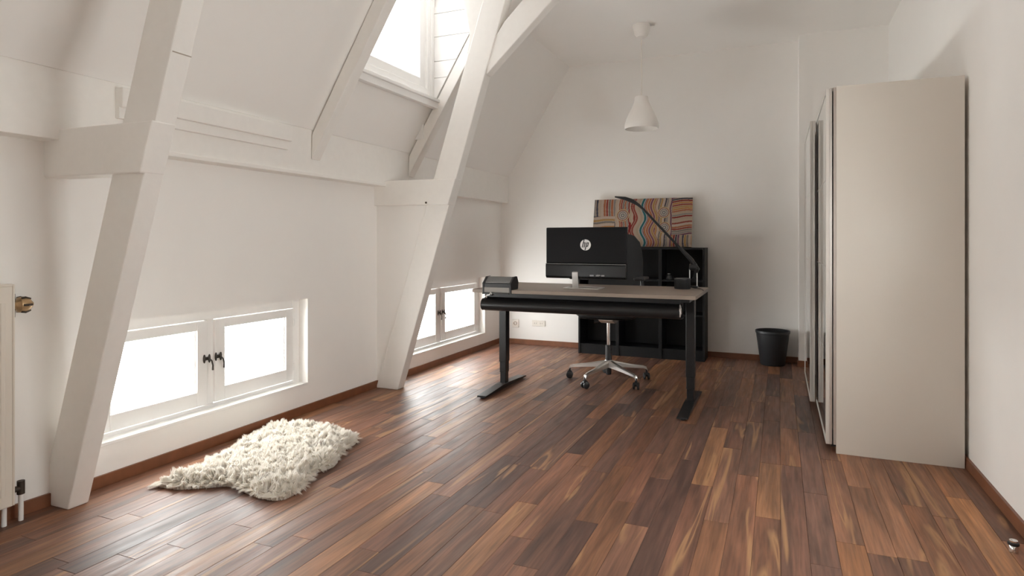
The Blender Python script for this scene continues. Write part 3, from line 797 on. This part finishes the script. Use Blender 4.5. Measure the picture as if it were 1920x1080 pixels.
for j in range(NZ):
    for i in range(NX_):
        m.bm.faces.new((gridF[j][i], gridF[j][i + 1], gridF[j + 1][i + 1], gridF[j + 1][i]))
        m.bm.faces.new((gridB[j][i], gridB[j + 1][i], gridB[j + 1][i + 1], gridB[j][i + 1]))
    for G, H_ in ((0, 0), (NX_, NX_)):
        m.bm.faces.new((gridF[j][G], gridF[j + 1][G], gridB[j + 1][G], gridB[j][G]))
for i in range(NX_):
    m.bm.faces.new((gridF[0][i], gridB[0][i], gridB[0][i + 1], gridF[0][i + 1])); m.bm.faces.new((gridF[NZ][i], gridF[NZ][i + 1], gridB[NZ][i + 1], gridB[NZ][i]))
m.build('backrest', 'fabric', ct, True)
MB().tube([(0, 0.10, 0.53), (0, 0.24, 0.56), (0, 0.285, 0.66), (0, 0.30, 0.86)], [0.02, 0.022, 0.02, 0.014], 12).build('back_post', 'black_plastic', ct, True)
for sg in (-1, 1):
    ar = MB().tube([(sg * 0.18, 0.03, 0.545), (sg * 0.255, 0.03, 0.56), (sg * 0.275, 0.03, 0.62), (sg * 0.272, 0.03, 0.845)], [0.014, 0.016, 0.018, 0.015], 12).build('armrest_post', 'black_plastic', ct, True)
    m = MB().box(sg * 0.27 - 0.042, sg * 0.27 + 0.042, -0.10, 0.13, 0.846, 0.872, 0.010, 3)
    m.build('arm_pad', 'black_plastic', ct, True)

# ------------------------------------------------------------------ wastebasket
bn = thing('wastebasket', (-0.058, 6.405, 0.0), 'tapered charcoal plastic wastebasket by the wardrobe end', 'bin')
MB().lathe([(0.002, 0.0), (0.104, 0.0), (0.108, 0.004), (0.147, 0.300), (0.148, 0.318), (0.1445, 0.318), (0.143, 0.300), (0.104, 0.010), (0.002, 0.008)], (0, 0, 0), 48, cap=False).build('body', 'bin', bn, True)
MB().lathe([(0.147, 0.296), (0.152, 0.300), (0.1535, 0.320), (0.1515, 0.324), (0.1445, 0.322)], (0, 0, 0), 48, cap=False).build('rim', 'bin', bn, True)

# ------------------------------------------------------------------ pendant lamp
lp = thing('pendant_lamp', (-1.12, 5.547, ZC), 'white bell-shaped pendant lamp hanging from the ceiling', 'lamp')
MB().lathe([(0.076, -0.0005), (0.078, -0.006), (0.074, -0.03), (0.062, -0.085), (0.045, -0.110), (0.012, -0.118)], (0, 0, 0), 32).build('ceiling_rose', 'shade', lp, True)
MB().lathe([(0.006, -0.115), (0.006, -0.645)], (0, 0, 0), 12).build('cord', 'cord', lp, True)
zt = -0.635
prof = [(0.010, zt + 0.004), (0.054, zt), (0.059, zt - 0.008), (0.060, zt - 0.030), (0.067, zt - 0.055), (0.086, zt - 0.100), (0.112, zt - 0.150), (0.134, zt - 0.200), (0.147, zt - 0.240), (0.150, zt - 0.268), (0.146, zt - 0.285),
        (0.141, zt - 0.284), (0.143, zt - 0.266), (0.138, zt - 0.240), (0.125, zt - 0.200), (0.103, zt - 0.150), (0.078, zt - 0.100), (0.058, zt - 0.055), (0.050, zt - 0.030)]
MB().lathe(prof, (0, 0, 0), 48, cap=False).build('lamp_shade', 'shade', lp, True)
MB().lathe([(0.018, zt - 0.01), (0.020, zt - 0.07), (0.016, zt - 0.075)], (0, 0, 0), 20).build('bulb_holder', 'socket', lp, True)
MB().lathe([(0.014, zt - 0.07), (0.022, zt - 0.10), (0.030, zt - 0.14), (0.026, zt - 0.17), (0.012, zt - 0.186), (0.001, zt - 0.189)], (0, 0, 0), 20, cap=False).build('bulb', 'shade', lp, True)

# ------------------------------------------------------------------ wall sockets
def socket(xc, zc, w, h, label, n, brown):
    t = thing('wall_socket', (xc, YB, zc - h / 2), label, 'socket', 0, 'power sockets on the back wall')
    MB().box(-w / 2, w / 2, -0.012, -0.0005, 0, h, 0.003).build('plate', 'socket', t)
    for i in range(n):
        c = (i - (n - 1) / 2) * 0.07
        ins = MB().lathe([(0.021, 0.0), (0.021, 0.003), (0.017, 0.004), (0.016, -0.002)], (c, -0.0115, h / 2), 20, rotx).build('socket_well', 'brown' if brown else 'socket', t)
        m = MB()
        for q_ in (-0.0095, 0.0095): m.lathe([(0.003, 0.0), (0.003, 0.0012)], (c + q_, -0.0158, h / 2), 8, rotx)
        m.build('pin_hole', 'dark_iron', ins)
socket(-2.760, 0.232, 0.080, 0.090, 'single wall socket with brown insert near the room corner', 1, True)
socket(-2.480, 0.245, 0.155, 0.065, 'double white wall socket low on the back wall', 2, False)

# ------------------------------------------------------------------ radiator
RY1 = 1.556; RX = -2.87; rz0, rz1 = 0.082, 0.982
rt = thing('panel_radiator', (RX, RY1, 0), 'tall white panel radiator against the near left wall', 'radiator')
RL = 1.1
MB().box(-0.012, 0.0, -RL, -0.004, rz0, rz1, 0.006).build('front_panel', 'rad', rt)
MB().box(-0.075, -0.062, -RL, -0.004, rz0, rz1, 0.006).build('rear_panel', 'rad', rt)
MB().box(-0.078, 0.004, -0.008, 0.0, rz0 + 0.004, rz1 + 0.004, 0.003).build('end_cover', 'rad', rt)
MB().box(-0.078, 0.004, -RL, -0.008, rz1 - 0.004, rz1 + 0.006, 0.002).build('top_grille', 'rad', rt)
for i in range(22):
    y = -0.045 - i * 0.048
    MB().prism([(-0.002, y - 0.012), (0.006, y - 0.006), (0.006, y + 0.006), (-0.002, y + 0.012)], rz0 + 0.05, rz1 - 0.07, 'z').build('rib', 'rad', rt)
vk = MB().lathe([(0.010, 0.0), (0.020, 0.006), (0.022, 0.012), (0.018, 0.020), (0.020, 0.026), (0.031, 0.034), (0.034, 0.052), (0.030, 0.068), (0.016, 0.082), (0.010, 0.088)], (-0.035, -0.002, rz1 - 0.085), 20, Matrix.Rotation(-PI / 2, 4, 'X')).build('valve_knob', 'brass', rt, True)
MB().box(-0.052, -0.018, 0.0, 0.014, rz1 - 0.135, rz1 - 0.035, 0.004).build('valve_body', 'dark_iron', rt)
m = MB()
for k in range(6):
    a = 2 * PI * k / 6
    m.tube([(-0.035 + 0.032 * math.cos(a), 0.036, rz1 - 0.085 + 0.032 * math.sin(a)), (-0.035 + 0.035 * math.cos(a), 0.05, rz1 - 0.085 + 0.035 * math.sin(a)), (-0.035 + 0.027 * math.cos(a), 0.070, rz1 - 0.085 + 0.027 * math.sin(a))], 0.005, 6)
m.build('knob_flute', 'dark_iron', vk)
MB().tube([(-0.035, -0.03, 0.135), (-0.035, 0.05, 0.135)], 0.012, 12).tube([(-0.035, 0.042, 0.110), (-0.035, 0.042, 0.165)], 0.014, 12).box(-0.05, -0.02, -0.015, 0.012, 0.10, 0.15, 0.004).build('lower_valve', 'dark_iron', rt, True)
for yy in (0.042, -0.02): MB().tube([(-0.035, yy, 0.0), (-0.035, yy, 0.115)], 0.0095, 14).build('pipe', 'gloss_white', rt, True)

# ------------------------------------------------------------------ floor door stop
ds = thing('door_stop', (0.806, 2.893, 0.0), 'small steel door stop screwed to the floor', 'door stop')
MB().lathe([(0.015, 0.0), (0.015, 0.022), (0.012, 0.026)], (0, 0, 0), 24).build('post', 'chrome', ds, True)
MB().lathe([(0.016, 0.0245), (0.0185, 0.027), (0.0185, 0.033), (0.016, 0.036)], (0, 0, 0), 24).build('rubber_ring', 'black_plastic', ds, True)
MB().lathe([(0.013, 0.034), (0.014, 0.043), (0.010, 0.046), (0.002, 0.046)], (0, 0, 0), 24).build('cap', 'chrome', ds, True)

# ------------------------------------------------------------------ sheepskin rug
outl = [(290, 903, .02), (298, 915, .0), (335, 921, .0), (395, 916, .0), (432, 913, .0), (452, 922, .0), (488, 938, .0), (526, 942, .0), (548, 932, .0), (572, 918, .0), (580, 898, .0),
        (598, 886, .0), (628, 878, .0), (637, 858, .0), (650, 842, .0), (668, 828, .02), (668, 810, .04), (650, 800, .06), (622, 793, .06), (596, 787, .06), (560, 784, .06), (530, 783, .07),
        (512, 785, .07), (492, 794, .07), (470, 804, .07), (448, 818, .07), (408, 840, .07), (370, 864, .06), (322, 884, .05), (297, 899, .03)]
poly = np.array([[*(pix(u, v, z=zz))][:2] for u, v, zz in outl])
poly[:, 0] = np.maximum(poly[:, 0], XL + 0.05)
# smooth the outline
cl = poly.copy()
for _ in range(2):
    nx = np.roll(cl, -1, 0); cl = np.stack([cl * .75 + nx * .25, cl * .25 + nx * .75], 1).reshape(-1, 2)
cen = cl.mean(0)
def inside(p):
    x, y = p[:, 0], p[:, 1]; r = np.zeros(len(p), bool); n = len(cl); j = n - 1
    for i in range(n):
        xi, yi = cl[i]; xj, yj = cl[j]
        r ^= ((yi > y) != (yj > y)) & (x < (xj - xi) * (y - yi) / (yj - yi + 1e-12) + xi); j = i
    return r
rug = thing('sheepskin_rug', (cen[0], cen[1], 0.0), 'shaggy cream sheepskin rug lying on the wooden floor', 'rug')
m = MB()
inner_ = [(cen + (p - cen) * 0.97) - cen for p in cl]
m.prism([tuple(p) for p in inner_], 0.001, 0.022, 'z').build('hide', 'hide', rug)
NS = 60000
lo, hi = cl.min(0), cl.max(0)
P0 = lo + rng.random((NS * 3, 2)) * (hi - lo); P0 = P0[inside(P0)][:NS]; NS = len(P0)
seg = np.roll(cl, -1, 0) - cl
def edge_dist(p):
    d = np.full(len(p), 9.0); v = np.zeros_like(p)
    for a, s_ in zip(cl, seg):
        t_ = np.clip(((p - a) @ s_) / (s_ @ s_ + 1e-12), 0, 1); qv = a + t_[:, None] * s_ - p; dd = np.hypot(*qv.T)
        mk = dd < d; d = np.where(mk, dd, d); v = np.where(mk[:, None], qv, v)
    return d, v / (d[:, None] + 1e-6)
ed, ev = edge_dist(P0)
def lump(p, s_, ph): return np.sin(p[:, 0] * s_ + ph) * np.sin(p[:, 1] * s_ * 0.9 + 1.7 * ph)
# wool grows in curly locks: every strand bends to the tip of its nearest lock
NL = 1500
LC = lo + rng.random((NL * 4, 2)) * (hi - lo); LC = LC[inside(LC)][:NL]; NL = len(LC)
near = np.concatenate([np.argmin(((P0[a:a + 1500, None, :] - LC[None]) ** 2).sum(-1), 1) for a in range(0, NS, 1500)])
led, lev = edge_dist(LC)
def height(p, e): return 0.064 * np.clip(0.30 + e / 0.08, 0, 1) * (0.90 + 0.14 * lump(p, 33, 0.9) + 0.12 * lump(p, 71, 2.0)) + 0.008
hgt = height(P0, ed); lh = height(LC, led)
la = rng.random(NL) * 2 * PI
ltip = np.concatenate([LC - cen + np.stack([np.cos(la), np.sin(la)], 1) * 0.016 + lev * np.clip(1 - led / 0.06, 0, 1)[:, None] * 0.045,
                       (lh * (1.0 + 0.35 * rng.random(NL)) - 0.03 * np.clip(1 - led / 0.035, 0, 1))[:, None]], 1)
base = np.concatenate([P0 - cen, np.maximum(hgt - 0.034, 0.003)[:, None]], 1)
own = base + np.array((0, 0, 0.030)) + np.concatenate([rng.normal(0, .005, (NS, 2)), np.zeros((NS, 1))], 1)
mid = base + (own - base) * 0.6 + np.concatenate([rng.normal(0, .003, (NS, 2)), np.zeros((NS, 1))], 1)
tip = own * 0.28 + ltip[near] * 0.72 + rng.normal(0, .0035, (NS, 3))
tip[:, 2] = np.maximum(tip[:, 2], 0.003)
wa = rng.random(NS) * 2 * PI; wv = np.stack([np.cos(wa), np.sin(wa), np.zeros(NS)], 1) * 0.0026
vv = np.stack([base - wv * 1.3, base + wv * 1.3, mid - wv * 1.2, mid + wv * 1.2, tip], 1).reshape(-1, 3)
b0 = np.arange(NS) * 5
fq = np.stack([b0, b0 + 1, b0 + 3, b0 + 2], 1).tolist() + np.stack([b0 + 2, b0 + 3, b0 + 4], 1).tolist()
me = bpy.data.meshes.new('fleece'); me.from_pydata(vv.tolist(), [], fq)
wc = np.array((0.93, 0.90, 0.85))[None] * (0.95 + 0.07 * rng.random((NS, 1)))
for (u, v, rad) in ((590, 789, .045), (553, 806, .03), (601, 834, .028), (496, 895, .02), (462, 830, .02)):
    s_ = pix(u, v, z=0.06)
    k = np.exp(-((P0[:, 0] - s_.x) ** 2 + (P0[:, 1] - s_.y) ** 2) / rad ** 2 * 2) * (rng.random(NS) < 0.8)
    wc = wc * (1 - k[:, None]) + np.array((0.14, 0.09, 0.06)) * k[:, None]
ca = me.color_attributes.new('tint', 'FLOAT_COLOR', 'POINT')
ca.data.foreach_set('color', np.concatenate([np.repeat(np.clip(wc, 0, .95), 5, 0), np.ones((NS * 5, 1))], 1).astype(np.float32).ravel())
me.materials.append(M['wool'])
o = bpy.data.objects.new('fleece', me); COL.objects.link(o); o.parent = rug; tag(o, kind='stuff')
# lumpy under-fleece so that no floor shows between the locks
m = MB(); gx = 90; gy = 90
X, Y = np.meshgrid(np.linspace(lo[0], hi[0], gx), np.linspace(lo[1], hi[1], gy)); G = np.stack([X.ravel(), Y.ravel()], 1)
ins = inside(G); ged, _ = edge_dist(G)
gh = 0.072 * np.clip(0.15 + ged / 0.08, 0, 1) * (0.88 + 0.13 * lump(G, 33, 0.9) + 0.12 * lump(G, 71, 2.0))
idm = -np.ones(gx * gy, int); idm[ins] = np.arange(ins.sum())
vt = np.concatenate([G[ins] - cen, np.maximum(gh[ins] - 0.030, 0.0225)[:, None]], 1)
fc = []
for j in range(gy - 1):
    for i in range(gx - 1):
        c_ = [idm[j * gx + i], idm[j * gx + i + 1], idm[(j + 1) * gx + i + 1], idm[(j + 1) * gx + i]]
        if min(c_) >= 0: fc.append(c_)
me = bpy.data.meshes.new('under_fleece'); me.from_pydata(vt.tolist(), [], fc)
ca = me.color_attributes.new('tint', 'FLOAT_COLOR', 'POINT')
ca.data.foreach_set('color', np.tile(np.array((0.92, 0.88, 0.82, 1), np.float32), (len(vt), 1)).ravel())
me.materials.append(M['wool']); me.polygons.foreach_set('use_smooth', [True] * len(me.polygons))
o = bpy.data.objects.new('under_fleece', me); COL.objects.link(o); o.parent = rug
